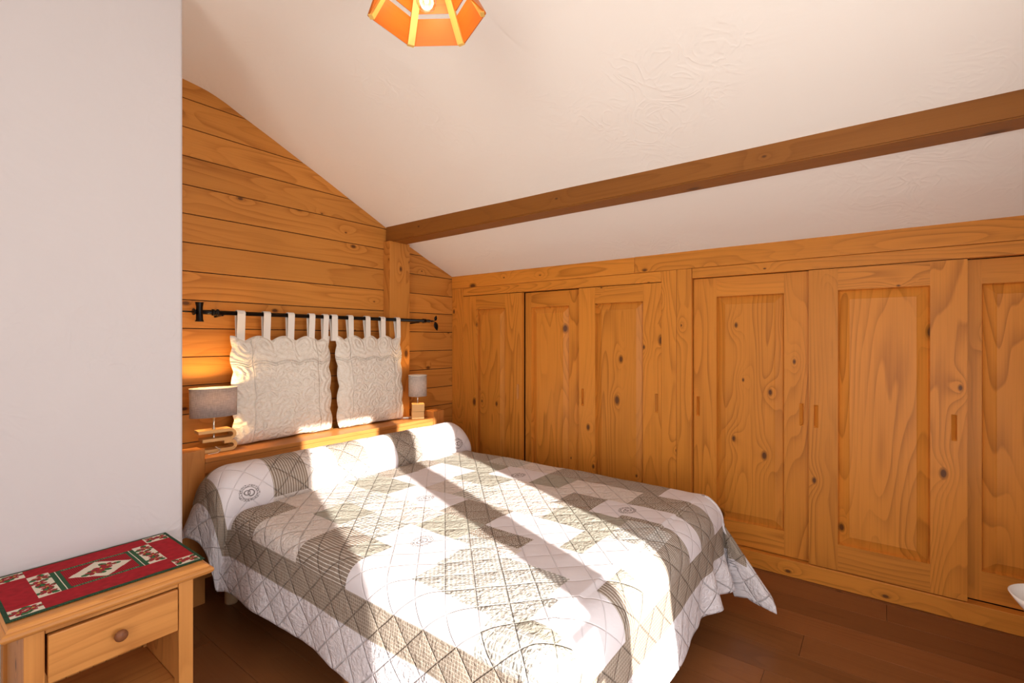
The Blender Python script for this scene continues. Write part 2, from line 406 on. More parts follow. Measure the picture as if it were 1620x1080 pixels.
def door(y0, y1, x, zt, pulls, sw=.138, swr=None, label=None, zb=.103):
    """y0<y1; sliding door whose front face lies at x"""
    o = empty('sliding_door', shift((x, y0, zb), org)); o.parent = wr
    if label: o['label'] = label
    W, H, th = y1-y0, zt-zb, .026; a = sw; b = swr or sw
    rt, rb = .122, .145
    mb = MB()
    pd = {}
    for (py, s) in pulls: pd['lo' if py < W/2 else 'hi'] = (py, s)
    pz0, pz1 = .89-zb, 1.022-zb
    for key, (ya, yb) in (('lo', (0, a)), ('hi', (W-b, W))):
        if key in pd: stile_with_pull(mb, ya, yb, 0, H, 0, th, pd[key][0], pz0, pz1)
        else: mb.box((0, ya, 0), (th, yb, H), 2)
    mb.box((0.0006, a, H-rt), (th, W-b, H), 1); mb.box((0.0006, a, 0), (th, W-b, rb), 1)
    mb.build('door_frame', W_DOOR, o)
    p = MB(); raised_panel(p, a, W-b, rb, H-rt, 0.0006); p.build('door_panel', W_DOOR, o)
    bk = MB(); bk.box((th, 0, 0), (th+.004, W, H), 2); bk.build('door_back', W_DOOR, o)
    for key in pd: pull(pd[key][0], pz0, pz1, 0, pd[key][1]).build('finger_pull', W_DOOR, o)
FR, RE = XW+.008, XW+.050
door(2.366, 3.030, FR, 1.787, [(.044, 1)], sw=.18, swr=.152)
door(1.70, 2.362, RE, 1.785, [(.145, 1)], sw=.241, swr=.06)
door(1.187, 1.829, FR, 1.787, [(.035, 1), (.610, -1)], sw=.131, swr=.138)
door(.30, .978, RE-.012, 1.796, [(.06, 1), (.65, -1)], sw=.15, swr=.143)
door(-.352, .320, FR-.002, 1.796, [(.049, 1), (.636, -1)], sw=.14)
door(-.745, -.20, RE+.01, 1.796, [], sw=.10, swr=.21)
# ================================================================ BED
bo = (1.07, 0.8, 0)
bed = tag(empty('bed', bo), 'double bed with wide box headboard shelf and square corner posts', 'bed')
def bb(name, lo, hi, grain=2, bev=.004, mat=W_HEAD): return box(name, shift(lo, bo), shift(hi, bo), mat, bed, grain, bev)
bb('headboard_post', (.952, 2.845, 0), (1.066, 2.957, .813)); bb('headboard_post', (2.722, 2.845, 0), (2.836, 2.957, .818))
hb = bb('headboard', (1.068, 2.868, .12), (2.720, 2.885, .738), 0)
m_ = MB(); m_.box(shift((1.068, 2.848, .740), bo), shift((2.720, 3.084, .765), bo), 0, .004); m_.build('shelf_board', W_HEAD, bed)
m_ = MB(); m_.box(shift((1.068, 2.852, .685), bo), shift((2.720, 2.867, .739), bo), 0, .002); m_.build('trim_rail', W_HEAD, bed)
bb('side_panel', (.960, 2.958, 0.0), (.985, 3.084, .765)); bb('side_panel', (2.80, 2.958, 0), (2.825, 3.084, .765))
bb('mattress', (1.13, .80, .34), (2.64, 2.80, .53), 1, .03, MATT)
bb('bed_base', (1.12, .82, .26), (2.65, 2.80, .335), 1, .004, MATT)
for lx, ly in ((1.155, 2.745), (2.60, 2.745), (1.17, .90), (2.60, .90)):
    g = lathe([(.030, 0), (.032, .01), (.032, .26)], 24, (lx-bo[0], ly-bo[1], 0)); g.build('leg', W_LEG, bed)
# ---------------------------------------------------------------- quilt fabric materials
def quilt_bump(m, u, v, fill=1.0, amp=1.0):
    s2 = .0707*2
    a = ((u+v)*(1/s2)).fract(); b = ((u-v)*(1/s2)).fract()
    wob = m.noise(m.vec(u*9, v*9, 0.0), 1.0, 1.0)
    da = ((a - .5).abs()*2.0); db = ((b - .5).abs()*2.0)      # 1 at seam
    da = da._m('SUBTRACT', 1.0).abs(); db = db._m('SUBTRACT', 1.0).abs()  # 0 at seam
    puff = da.min(0.5)*db.min(0.5)
    seam = da.smooth(0.0, 0.08).min(db.smooth(0.0, 0.08))
    wr_ = m.noise(m.vec(u*34, v*52, wob*2.0), 1.0, 3.0, 0.6, 0.6)
    wr2 = m.noise(m.vec(u*75+wob*6.0, v*22, 5.0), 1.0, 2.0, 0.5)
    h = seam*0.45 + puff.pow(0.5)*0.8 + wr_*1.25*fill + wr2*0.8*fill
    m.bump(h, 0.0115*amp, 0.9)
    return seam
EMB = [(1.13, 2.57), (1.354, 1.483), (1.72, 1.86), (2.175, .955), (2.35, 1.73), (2.62, 2.56)]
def cloth(name, base, kind, ink=None, fill=1.0, amp=1.0, rough=.92):
    m = M_(name, rough, 0.15); u, v = m.uv()
    seam = quilt_bump(m, u, v, fill, amp)
    col = base
    if kind == 'dots':
        d, _, _ = m.voronoi(m.vec(u*90, v*90, 0.0), 1.0, 0.35); col = m.mix(d.smooth(.30, .20), base, ink)
    elif kind == 'bigdots':
        p = .021
        a1 = ((u/p).fract()-.5); b1 = ((v/p).fract()-.5); a2 = ((u/p+.5).fract()-.5); b2 = ((v/p+.5).fract()-.5)
        d1 = (a1*a1+b1*b1).sqrt(); d2 = (a2*a2+b2*b2).sqrt(); col = m.mix(d1.min(d2).smooth(.22, .16), base, ink)
    elif kind == 'stripe':
        col = m.mix((u/.0135).fract().gt(.80), base, ink)
    elif kind == 'finestripe':
        col = m.mix((u/.011).fract().gt(.72)*0.6, base, ink)
    elif kind == 'grid':
        a1 = (u/.0115).fract().gt(.74); b1 = (v/.0115).fract().gt(.74); col = m.mix(a1.max(b1)*0.7, base, ink)
    elif kind == 'gingham':
        a1 = (u/.024).fract().gt(.78); b1 = (v/.024).fract().gt(.78); col = m.mix(a1.max(b1), base, ink)
        f = ((u/.024).fract().lt(.4)*0.5 + (v/.024).fract().lt(.4)*0.5); col = m.mix(f*0.35, col, tuple(x*.6 for x in base))
    elif kind == 'weave':
        d, _, _ = m.voronoi(m.vec(u*150, v*90, 0.0), 1.0, 0.5); col = m.mix(d.smooth(.36, .22)*0.75, base, ink)
    elif kind == 'emblem':
        tot = None
        ns = m.noise(m.vec(u*210, v*210, 0.0), 1.0, 1.0)
        for k, (cx_, cy_) in enumerate(EMB):
            du = (u - cx_)/.052; dv = (v - cy_)/.040
            r = (du*du+dv*dv).sqrt()
            ring = ((r-.86).abs().lt(.16))*ns.gt(.50)
            ring2 = (r-.70).abs().lt(.035)
            # interlaced monogram: two open loops
            e1 = du-.16; e2 = du+.20; f1 = dv-.05
            l1 = ((e1*e1*3.2+dv*dv*2.0).sqrt()-.52).abs().lt(.10)*r.lt(.62)
            l2 = ((e2*e2*2.6+f1*f1*3.2).sqrt()-.45).abs().lt(.10)*r.lt(.62)*du.lt(.1)
            t = ring.max(ring2*0.7).max(l1).max(l2)
            tot = t if tot is None else tot.max(t)
        col = m.mix(tot*0.8, base, ink)
    if kind != 'emblem' or True:
        col = m.mix((1.0-seam)*0.06, col, tuple(x*.5 for x in base))
    m.color(col)
    return m.m
WH = (0.74, 0.70, 0.72); CR = (0.72, 0.65, 0.60); TP = (0.285, 0.225, 0.175); GR = (0.44, 0.42, 0.38); SG = (0.40, 0.375, 0.31)
INK = (0.72, 0.68, 0.62)
QM = [cloth('quilt_white_cotton', (0.76, 0.72, 0.74), 'plain', fill=.9), cloth('quilt_cream_cotton', CR, 'plain', fill=1.1),
      cloth('quilt_dark_dots', TP, 'dots', INK, .6), cloth('quilt_pale_dots', GR, 'bigdots', (.82, .8, .76), .8),
      cloth('quilt_taupe_stripe', TP, 'stripe', INK, .5), cloth('quilt_gingham', GR, 'gingham', (.80, .77, .70), .8),
      cloth('quilt_sage_pleats', SG, 'plain', None, .9), cloth('quilt_taupe_weave', (0.30, .24, .185), 'weave', INK, .5),
      cloth('quilt_smooth_chambray', WH, 'emblem', (0.09, 0.065, 0.06), .12, .38), cloth('quilt_border_weave', (0.27, .215, .165), 'grid', (.50, .43, .36), .5),
      plain('quilt_green_binding', (0.10, 0.10, 0.07), .9)]
W0, Q_, D_, T_, S_, G_, P_, K_, L_, B_, E_ = range(11)
COLS = [
 (0.99, 1.12, [(.56, .92, G_), (.92, 1.54, L_), (1.54, 1.88, S_), (1.88, 2.25, Q_), (2.25, 2.46, D_), (2.46, 2.82, L_)]),
 (1.12, 1.17, [(.56, .84, P_), (.84, .90, G_), (.90, 1.28, T_), (1.28, 1.54, L_), (1.54, 1.66, P_), (1.66, 1.88, S_), (1.88, 2.25, Q_), (2.25, 2.46, D_), (2.46, 2.82, L_)]),
 (1.17, 1.25, [(.56, .82, L_), (.82, 1.28, T_), (1.28, 1.54, L_), (1.54, 1.66, P_), (1.66, 1.88, S_), (1.88, 2.25, Q_), (2.25, 2.46, D_), (2.46, 2.82, L_)]),
 (1.25, 1.30, [(.56, .80, L_), (.80, 1.30, T_), (1.30, 1.65, L_), (1.65, 1.90, G_), (1.90, 2.12, P_), (2.12, 2.52, Q_), (2.52, 2.82, S_)]),
 (1.30, 1.44, [(.56, .84, L_), (.84, 1.30, T_), (1.30, 1.65, L_), (1.65, 1.90, G_), (1.90, 2.12, P_), (2.12, 2.52, Q_), (2.52, 2.82, S_)]),
 (1.44, 1.52, [(.56, .74, S_), (.74, 1.10, L_), (1.10, 1.20, Q_), (1.20, 1.38, T_), (1.38, 1.62, P_), (1.62, 2.02, Q_), (2.02, 2.22, G_), (2.22, 2.52, Q_), (2.52, 2.82, Q_)]),
 (1.52, 1.63, [(.56, .74, P_), (.74, 1.12, L_), (1.12, 1.38, D_), (1.38, 1.62, P_), (1.62, 2.02, Q_), (2.02, 2.22, G_), (2.22, 2.46, Q_), (2.46, 2.82, L_)]),
 (1.63, 1.84, [(.56, .90, L_), (.90, 1.00, P_), (1.00, 1.38, L_), (1.38, 1.67, K_), (1.67, 2.06, L_), (2.06, 2.40, P_), (2.40, 2.60, G_), (2.60, 2.82, K_)]),
 (1.84, 2.06, [(.56, .70, S_), (.70, .90, T_), (.90, 1.23, P_), (1.23, 1.60, Q_), (1.60, 1.80, G_), (1.80, 2.0, Q_), (2.0, 2.28, L_), (2.28, 2.44, K_), (2.44, 2.82, L_)]),
 (2.06, 2.10, [(.56, .74, S_), (.74, .95, D_), (.95, 1.10, L_), (1.10, 1.30, D_), (1.30, 1.40, Q_), (1.40, 1.70, Q_), (1.70, 2.0, P_), (2.0, 2.3, L_), (2.3, 2.82, K_)]),
 (2.10, 2.27, [(.56, 1.10, L_), (1.10, 1.30, D_), (1.30, 1.40, Q_), (1.40, 1.70, Q_), (1.70, 2.0, P_), (2.0, 2.3, L_), (2.3, 2.44, K_), (2.44, 2.82, D_)]),
 (2.27, 2.49, [(.56, .74, S_), (.74, 1.0, K_), (1.0, 1.40, Q_), (1.40, 1.60, P_), (1.60, 1.90, L_), (1.90, 2.40, P_), (2.40, 2.82, L_)]),
 (2.49, 2.80, [(.56, .92, L_), (.92, 1.40, S_), (1.40, 1.60, K_), (1.60, 1.84, Q_), (1.84, 2.10, G_), (2.10, 2.46, K_), (2.46, 2.82, L_)]),
]
def patch(a, b):
    if .87 < a < 2.92 and .44 < b < 2.94:
        if .99 < a < 2.80 and .56 < b < 2.82:
            for a0, a1, rows in COLS:
                if a0 <= a < a1:
                    for b0, b1, k in rows:
                        if b0 <= b < b1: return k
        return B_
    return Q_ if False else W0
XL, XR, YF, ZT = 1.11, 2.66, .76, .572
def sstep(x, a, b):
    t = min(1, max(0, (x-a)/(b-a))); return t*t*(3-2*t)
RC = (2.64, .600, .158)
def prof_b(b):
    """path along the bed: flat top, then up and over the bolster -> y, z"""
    if b <= 2.44: return b, ZT
    th0 = math.radians(196); s = b-2.44
    p0 = Vector((2.44, ZT)); p1 = Vector((RC[0]+RC[2]*math.cos(th0), RC[1]+RC[2]*math.sin(th0)))
    L = (p1-p0).length
    if s < L: q = p0.lerp(p1, s/L); return q.x, q.y
    th = th0-(s-L)/RC[2]; th = max(th, math.radians(-8))
    return RC[0]+RC[2]*math.cos(th), RC[1]+RC[2]*math.sin(th)
def qpos(a, b):
    dl = XL-a; dr = a-XR; da = max(dl, dr, 0.0); db = max(YF-b, 0.0)
    bx = min(max(a, XL), XR); by, bz = prof_b(max(b, YF))
    roll = sstep(b, 2.44, 2.62)
    nz = noise.noise(Vector((a*5, b*5, 1)))*.006 + noise.noise(Vector((a*13, b*13, 7)))*.0025
    if da == 0 and db == 0:
        sag = -.012*roll*0
        return (bx, by, bz+nz+.010*math.sin(PI*(bx-XL)/(XR-XL))**.5*(1-roll))
    rho = math.hypot(da, db); th = math.atan2(da, db)      # 0 = foot, pi/2 = side
    rho *= 1-.01*math.sin(2*th)**2*min(1, rho/.5)**2
    w = th/(PI/2)
    rr = .12*(1-w)+(.075+.05*roll)*w
    left = dl > dr
    # direction in which the cloth hangs out
    if left: psi = w*PI/2
    else:
        psi = math.radians(-9)*math.sin(PI*min(1, w*1.0))*1.3 + (PI/2)*sstep(w, .40, 1.0)
    phi = .10
    cn = math.sin(PI*w)
    phi += .47*cn**1.0
    ww = 0
    if not left and db > 0: phi += .10*math.sin(w*PI*5.2)*min(1, w*6)
    arc = rr*PI/2
    if rho < arc: out = rr*math.sin(rho/rr); drop = rr*(1-math.cos(rho/rr)); f = 0
    else:
        e = rho-arc
        if w > .7:   # long sides: soft folds, flared beside the bolster
            phi += .05*math.sin(by*9.0+1.0)*sstep(e, 0, .2) + .26*sstep(by, 2.25, 2.75)*(1 if left else .3)
        if w < .3:
            phi += (.16*math.sin((bx-2.34)*2*PI/.23+PI/2)*sstep(bx, 2.10, 2.45) + .05*math.sin(bx*11))*sstep(e, 0, .25)
        out = rr + e*math.sin(phi); drop = rr + e*math.cos(phi); f = min(1, e/.2)
    sx = -1 if left else 1
    ox = math.sin(psi)*out*sx; oy = -math.cos(psi)*out
    if da > 0 and db > 0 and not left:
        pass
    z = bz-drop
    if z < .014:
        ex = .014-z; ox += math.sin(psi)*ex*sx; oy -= math.cos(psi)*ex; z = .014+.002*math.sin(a*40)
    return (bx+ox+nz*f*1.5*math.sin(psi)*sx, by+oy-nz*f*1.5*math.cos(psi), z+nz*(1-f))
A0, A1, B0, B1, ST = .71, 3.06, .27, 3.0, .01
na, nb = round((A1-A0)/ST), round((B1-B0)/ST)
def qmi(i, j):
    a = A0+(i+.5)*ST; b = B0+(j+.5)*ST
    return patch(a, b)
q = grid(lambda i, j: qpos(A0+i*ST, B0+j*ST), na, nb, lambda i, j: (A0+i*ST, B0+j*ST), qmi)
quilt = q.build('bedspread', QM)
md = quilt.modifiers.new('thick', 'SOLIDIFY'); md.thickness = .007; md.offset = -1; md.material_offset_rim = 0
tag(quilt, 'quilted patchwork bedspread in taupe, grey and white squares covering the bed and bolster', 'bedspread')
# ================================================================ HANGING CUSHIONS AND ROD
RY, RZ = 3.062, 1.553
def boutis():
    m = M_('ivory_quilted_cotton', .9, .15); u, v = m.uv()
    # u across, v up, metres from the lower left corner
    cell = .128
    cu = ((u/cell).fract()-.5)*cell; vv = v-.60
    r = (cu*cu+vv*vv).sqrt(); fan = (r*62.0*PI/1.0).sin()*v.gt(.50)
    cv = ((v/.12).fract()-.5)*.12; ud = u.min(.655-u)
    r2 = (ud*ud+cv*cv).sqrt(); fan2 = (r2*55.0*PI).sin()*ud.lt(.11)*v.lt(.50)
    n1 = m.noise(m.vec(u*9, v*9, 1.0), 1.0, 2.0, .5, 1.0)
    dv_, _, _ = m.voronoi(m.vec(u*13+n1, v*17+n1, 0.0), 1.0, .8); inner = (dv_*15.0).sin()*.5*ud.gt(.11)*v.lt(.50)
    wr_ = m.noise(m.vec(u*42, v*60, 2.0), 1.0, 3.0, .6, .8)
    seam = ((ud-.11).abs().smooth(.0, .006)).min((v-.50).abs().smooth(.0, .006)).min((v-.485).abs().smooth(.0, .005))
    h = fan*.28 + fan2*.28 + inner*.55 + wr_*.9 + seam*.6
    m.color(m.mix(wr_.smooth(.3, .6), (.80, .74, .64), (.88, .84, .76))); m.bump(h, .0085, 1.0); return m.m
BOUT = boutis()
def cushion(x0, x1, z0, z1, y, tabs, label, lean=.03, seed=0, dl=0.0):
    o = empty('hanging_cushion', (x0, y, z0)); tag(o, label, 'cushion', None)
    W, H = x1-x0, z1-z0; n = 84
    def outline(s, t):
        # s,t in 0..1 -> position with scalloped edges
        lob = abs(math.sin(PI*5*s+0.0)) if True else 0
        top = H*(1)-.020*(1-abs(math.sin(PI*(s*4+.5))))-.0
        top = H-.030+.030*abs(math.cos(PI*s*4))
        side = .014*abs(math.sin(PI*t*4.5))-.010
        X = s*W + (-(side) if s < .5 else side)*abs(2*s-1)**3 + .012*noise.noise(Vector((t*3, s*2, seed)))
        Z = t*top + .010*noise.noise(Vector((s*4, t*3, seed+5)))*(1-t)
        return X, Z
    def F(sgn):
        def f(i, j):
            s, t = i/n, j/n; X, Z = outline(s, t)
            e = min(s, 1-s, t, 1-t)*2
            th = .052*(1-(1-min(1, e*2.4))**2)**.6*(.65+.5*(1-t)) + .006*(noise.noise(Vector((s*5, t*5, seed)))) * min(1, e*4)
            yy = -sgn*max(th, .0)*(1 if sgn > 0 else .4)
            return (X, yy + (1-t)*(-lean), Z+.002)
        return f
    uvf = lambda i, j: (i/n*.655, j/n*.655)
    front = grid(F(1), n, n, uvf)
    back = grid(F(-1), n, n, uvf, flip=True)
    off = len(front.v); front.v += back.v; front.f += [[k+off for k in f] for f in back.f]; front.uv += back.uv; front.mi += back.mi; front.smooth += back.smooth
    front.build('cushion_body', BOUT, o)
    for tx, tw in tabs:
        # loop: up the front of the rod, over it and down the back
        zt = H-.018; rodz = RZ-z0; ry = RY-y
        pts = [(-.006, zt-.02), (-.008, zt+.03), (ry-.0165, rodz-.01)]
        for k in range(9):
            a = PI-PI*k/8; pts.append((ry+.0175*math.cos(a), rodz+.0175*math.sin(a)))
        pts += [(ry+.0165, rodz-.01), (.010, zt+.03), (.006, zt-.02)]
        mb = MB(); hw = tw/2; X = tx-x0; sl = .004*math.sin(tx*50)
        for (ya, za), (yb, zb) in zip(pts, pts[1:]):
            mb.face([(X-hw, ya, za), (X+hw, ya, za), (X+hw, yb, zb), (X-hw, yb, zb)][::1])
        t = mb.build('hanging_loop', LINEN_W, o); s_ = t.modifiers.new('t', 'SOLIDIFY'); s_.thickness = .0025; s_.offset = 1
    return o
def ux(u, y=RY):  # x on the rod line for a picture column
    t = (u-810)/766; return y*(.7976+.6032*t)/(.6032-.7976*t)
cushion(1.284, 1.930, .772, 1.418, 3.062, [(ux(380), .046), (ux(421), .044), (ux(459), .044), (ux(492), .042), (ux(514), .040)], 'larger-looking left ivory quilted cushion hanging by white loops, nearest the oval lamp', seed=2)
cushion(1.974, 2.554, .772, 1.425, 3.052, [(ux(527.5), .046), (ux(553), .042), (ux(580), .042), (ux(604), .042), (ux(628), .040)], 'right ivory quilted cushion hanging by white loops, in front of the wooden post', seed=9)
rod = tag(empty('curtain_rod', (2.0, RY, RZ)), 'black iron rod with leaf finial holding the two quilted cushions', 'rod')
RO = (2.0, RY, RZ)
def rl(p): return shift(p, RO)
tube([rl((1.21, RY, RZ)), rl((2.88, RY, RZ))], .0128, 16).build('rod_bar', IRON, rod)
lathe([(.0125, 0), (.019, .003), (.019, .012), (.014, .016), (.014, .022), (.020, .026), (.020, .036), (.013, .040)], 20, rl((1.18, RY, RZ)), axis='X').build('collar', IRON, rod)
lathe([(.013, 0), (.018, .003), (.018, .012), (.014, .02), (.018, .027), (.014, .034)], 20, rl((2.80, RY, RZ)), axis='X').build('collar', IRON, rod)
# left cross finial
mb = lathe([(.021, -.055), (.022, -.052), (.018, -.044), (.017, -.012), (.017, .03), (.021, .052), (.022, .055)], 20, rl((1.118, RY, RZ)))
tube([rl((1.09, RY, RZ)), rl((1.21, RY, RZ))], .013, 14, mb)
lathe([(.018, 0), (.02, .006), (.012, .012)], 16, rl((1.085, RY, RZ)), axis='X', mb=mb)
tube([rl((0.99, RY, RZ)), rl((1.09, RY, RZ))], .0045, 8, mb)
mb.build('cross_finial', IRON, rod)
# right finial: two leaves on thin stems
def leaf(p, d, L, Wd):
    d = Vector(d).normalized(); side = Vector((0, -1, 0)).cross(d).normalized(); nrm = d.cross(side); p = Vector(p)
    def f(i, j):
        s = i/12; t = (j/6-.5)*2; wv = Wd*math.sin(PI*s**.8)**.8*.5
        return p + d*(L*s) + side*(wv*t) + nrm*(.010*(1-t*t)*math.sin(PI*s))
    g = grid(f, 12, 6); return g
mb = MB(); tube([rl((2.88, RY, RZ)), rl((2.915, RY, RZ))], .008, 12, mb); tube([rl((2.91, RY, RZ)), rl((2.945, RY-.01, RZ+.012))], .003, 6, mb); tube([rl((2.91, RY, RZ)), rl((2.945, RY-.01, RZ-.010))], .003, 6, mb)
fin = mb.build('leaf_finial', IRON, rod)
for P0, D0, L0, W0_ in (((2.935, RY-.01, RZ+.004), (.35, 0, 1), .048, .034), ((2.935, RY-.01, RZ-.006), (.35, 0, -1), .080, .050)):
    g = leaf(rl(P0), D0, L0, W0_); l = g.build('leaf', IRON, fin); s_ = l.modifiers.new('t', 'SOLIDIFY'); s_.thickness = .005
for bx_ in (1.24, 2.76):
    m_ = MB(); tube([rl((bx_, YB-(.09 if bx_ > 2.4 and bx_ < 2.69 else 0), RZ-.02)), rl((bx_, RY, RZ-.014))], .006, 8, m_); m_.build('wall_bracket', IRON, rod)
# ================================================================ LAMPS
def linen(name, c, emis=0.0):
    m = M_(name, .9, .1); u, v = m.uv()
    wv = m.noise(m.vec(u*260, v*30, 0.0), 1.0, 2.0) + m.noise(m.vec(u*30, v*260, 4.0), 1.0, 2.0)
    m.color(m.mix(wv.smooth(.8, 1.25), tuple(x*.72 for x in c), c)); m.bump(wv, .0006, .5)
    tr = m.nt.nodes.new('ShaderNodeBsdfTranslucent'); tr.inputs[0].default_value = (.85, .68, .5, 1)
    mx = m.nt.nodes.new('ShaderNodeMixShader'); mx.inputs[0].default_value = .08
    out = m.nt.nodes['Material Output']; m.nt.links.new(m.b.outputs[0], mx.inputs[1]); m.nt.links.new(tr.outputs[0], mx.inputs[2]); m.nt.links.new(mx.outputs[0], out.inputs[0])
    return m.m
LIN = linen('grey_linen', (.50, .45, .43)); LIN2 = linen('pale_linen', (.60, .54, .50))
SHIN = plain('shade_lining', (.85, .80, .72), .8)
def glow(name, c, e):
    m = M_(name, .3); m.color(c); m.b.inputs['Emission Color'].default_value = (*c, 1); m.b.inputs['Emission Strength'].default_value = e; return m.m
BULB = glow('lit_bulb', (1.0, .72, .40), 12.0)
def point(name, loc, power, color, r=.02, parent=None):
    d = bpy.data.lights.new(name, 'POINT'); d.energy = power; d.color = color; d.shadow_soft_size = r
    o = bpy.data.objects.new(name, d); COL.objects.link(o); o.location = loc
    if parent: o.parent = parent
    return o
# left lamp: oval linen drum on a bent-wood "3" base
SZ = .7655
la = tag(empty('table_lamp', (1.168, 3.0, SZ), math.radians(-6)), 'table lamp with wide oval grey linen shade on a curled pale wood base', 'lamp')
sh = lathe([(.118, .198), (.120, .358)], 48, (0, 0, 0), cap=False, sy=.56); o = sh.build('lamp_shade', LIN, la); s_ = o.modifiers.new('t', 'SOLIDIFY'); s_.thickness = .002
r_ = lathe([(.1205, .3555), (.1215, .3555), (.1215, .3595), (.1195, .3595), (.1195, .3555)], 48, (0, 0, 0), cap=False, sy=.56); r_.build('shade_rim', LINEN_W, la)
m_ = lathe([(.010, .12), (.010, .125), (.005, .13), (.005, .19), (.013, .198), (.013, .203)], 18); m_ = tube([(0, 0, .045), (0, 0, .13)], .005, 10, m_); m_.build('stem', CHROME, la)
lathe([(.004, .20), (.012, .21), (.012, .235), (.0, .236)], 16).build('socket', WHITEPL, la)
lathe([(.001, .236), (.012, .245), (.02, .265), (.016, .285), (.001, .295)], 16).build('bulb', BULB, la)
def ribbon(cpts, th, dep, mb=None):
    """extrude an x-z centreline into a bent board of thickness th and depth dep"""
    mb = mb or MB(); n = len(cpts); A = []; B = []
    for i, p in enumerate(cpts):
        a = cpts[max(i-1, 0)]; c = cpts[min(i+1, n-1)]; t = Vector((c[0]-a[0], c[1]-a[1])).normalized(); nn = Vector((-t.y, t.x))
        A.append((p[0]+nn.x*th/2, p[1]+nn.y*th/2)); B.append((p[0]-nn.x*th/2, p[1]-nn.y*th/2))
    L = 0
    for i in range(n-1):
        d = math.dist(cpts[i], cpts[i+1])
        a0, a1, b0, b1 = A[i], A[i+1], B[i], B[i+1]; y0, y1 = -dep/2, dep/2
        uvq = [(L, 0), (L+d, 0), (L+d, dep), (L, dep)]
        mb.face([(a0[0], y0, a0[1]), (a1[0], y0, a1[1]), (a1[0], y1, a1[1]), (a0[0], y1, a0[1])][::-1], uvq)
        mb.face([(b0[0], y0, b0[1]), (b1[0], y0, b1[1]), (b1[0], y1, b1[1]), (b0[0], y1, b0[1])], uvq)
        uve = [(L, 0), (L+d, 0), (L+d, th), (L, th)]
        mb.face([(b0[0], y0, b0[1]), (b1[0], y0, b1[1]), (a1[0], y0, a1[1]), (a0[0], y0, a0[1])][::-1], uve)
        mb.face([(b0[0], y1, b0[1]), (b1[0], y1, b1[1]), (a1[0], y1, a1[1]), (a0[0], y1, a0[1])], uve)
        L += d
    for i, fl in ((0, False), (n-1, True)):
        f_ = [(A[i][0], -dep/2, A[i][1]), (B[i][0], -dep/2, B[i][1]), (B[i][0], dep/2, B[i][1]), (A[i][0], dep/2, A[i][1])]
        mb.face(f_ if not fl else f_[::-1], [(0, 0), (0, th), (.05, th), (.05, 0)])
    return mb
c3 = []
xr, xl, th3 = .072, -.085, .017
z3, z2, z1 = .1165, .0690, .0088
c3 += [(xl, z3), (xr-.02, z3)] + [(xr-.0+.0238*math.sin(a), (z3+z2)/2+.0238*math.cos(a)) for a in [PI*k/12 for k in range(13)]]
c3 += [(xl+.02, z2)]
mb = ribbon(c3, th3, .082)
c3b = [(xr-.03, z2-.0172), (xr-.0, z2-.0172)] + [(xr+.006+.0215*math.sin(a), (z2-.0172+z1)/2+.0215*math.cos(a)) for a in [PI*k/12 for k in range(13)]] + [(xl+.01, z1)]
ribbon(c3b, th3 , .082, mb)
mb.build('lamp_base', W_LIGHT, la)
tube([(.0, -.03, .03), (.02, -.05, .012), (.00, -.075, .004), (-.05, -.085, .003)], .002, 6).build('cord', WHITEPL, la)
point('left_lamp_light', (1.168, 3.0, SZ+.315), 6.0, (1.0, .58, .22), .018)
# right lamp
lb = tag(empty('table_lamp', (2.640, 2.945, SZ), math.radians(-38)), 'small table lamp with pale cylinder shade on stacked wooden cubes', 'lamp')
o = lathe([(.072, .178), (.072, .345)], 40, cap=False).build('lamp_shade', LIN2, lb); s_ = o.modifiers.new('t', 'SOLIDIFY'); s_.thickness = .002
lathe([(.0725, .342), (.0735, .342), (.0735, .3465), (.0715, .3465), (.0715, .342)], 40, cap=False).build('shade_rim', LINEN_W, lb)
lathe([(.009, .118), (.009, .122), (.0045, .125), (.0045, .19), (.011, .195), (.011, .22)], 16).build('stem', CHROME, lb)
mb = MB(); mb.box((-.048, -.048, .001), (.048, .048, .0585), 0, .002); mb.box((-.046, -.046, .060), (.050, .050, .117), 0, .002); mb.build('lamp_base', W_LIGHT, lb)
mb = tube([(-.05, .03, .005), (-.09, .02, .004), (-.12, -.0, .004), (-.15, -.015, .006)], .0022, 6); mb.box((-.115, -.012, .001), (-.07, .012, .013), 0, .004); mb.build('cord_switch', WHITEPL, lb)
point('right_lamp_light', (2.640, 2.945, SZ+.27), 2.0, (1.0, .62, .28), .018)
# ---------------------------------------------------------------- hexagonal pendant
pc = (0.985, 1.06, 2.352)
pd_ = tag(empty('pendant_lamp', pc, math.atan2(.7976, .6032)*-1 + math.radians(-2)), 'hexagonal slatted orange wood ceiling lamp with a bare glowing bulb', 'lamp')
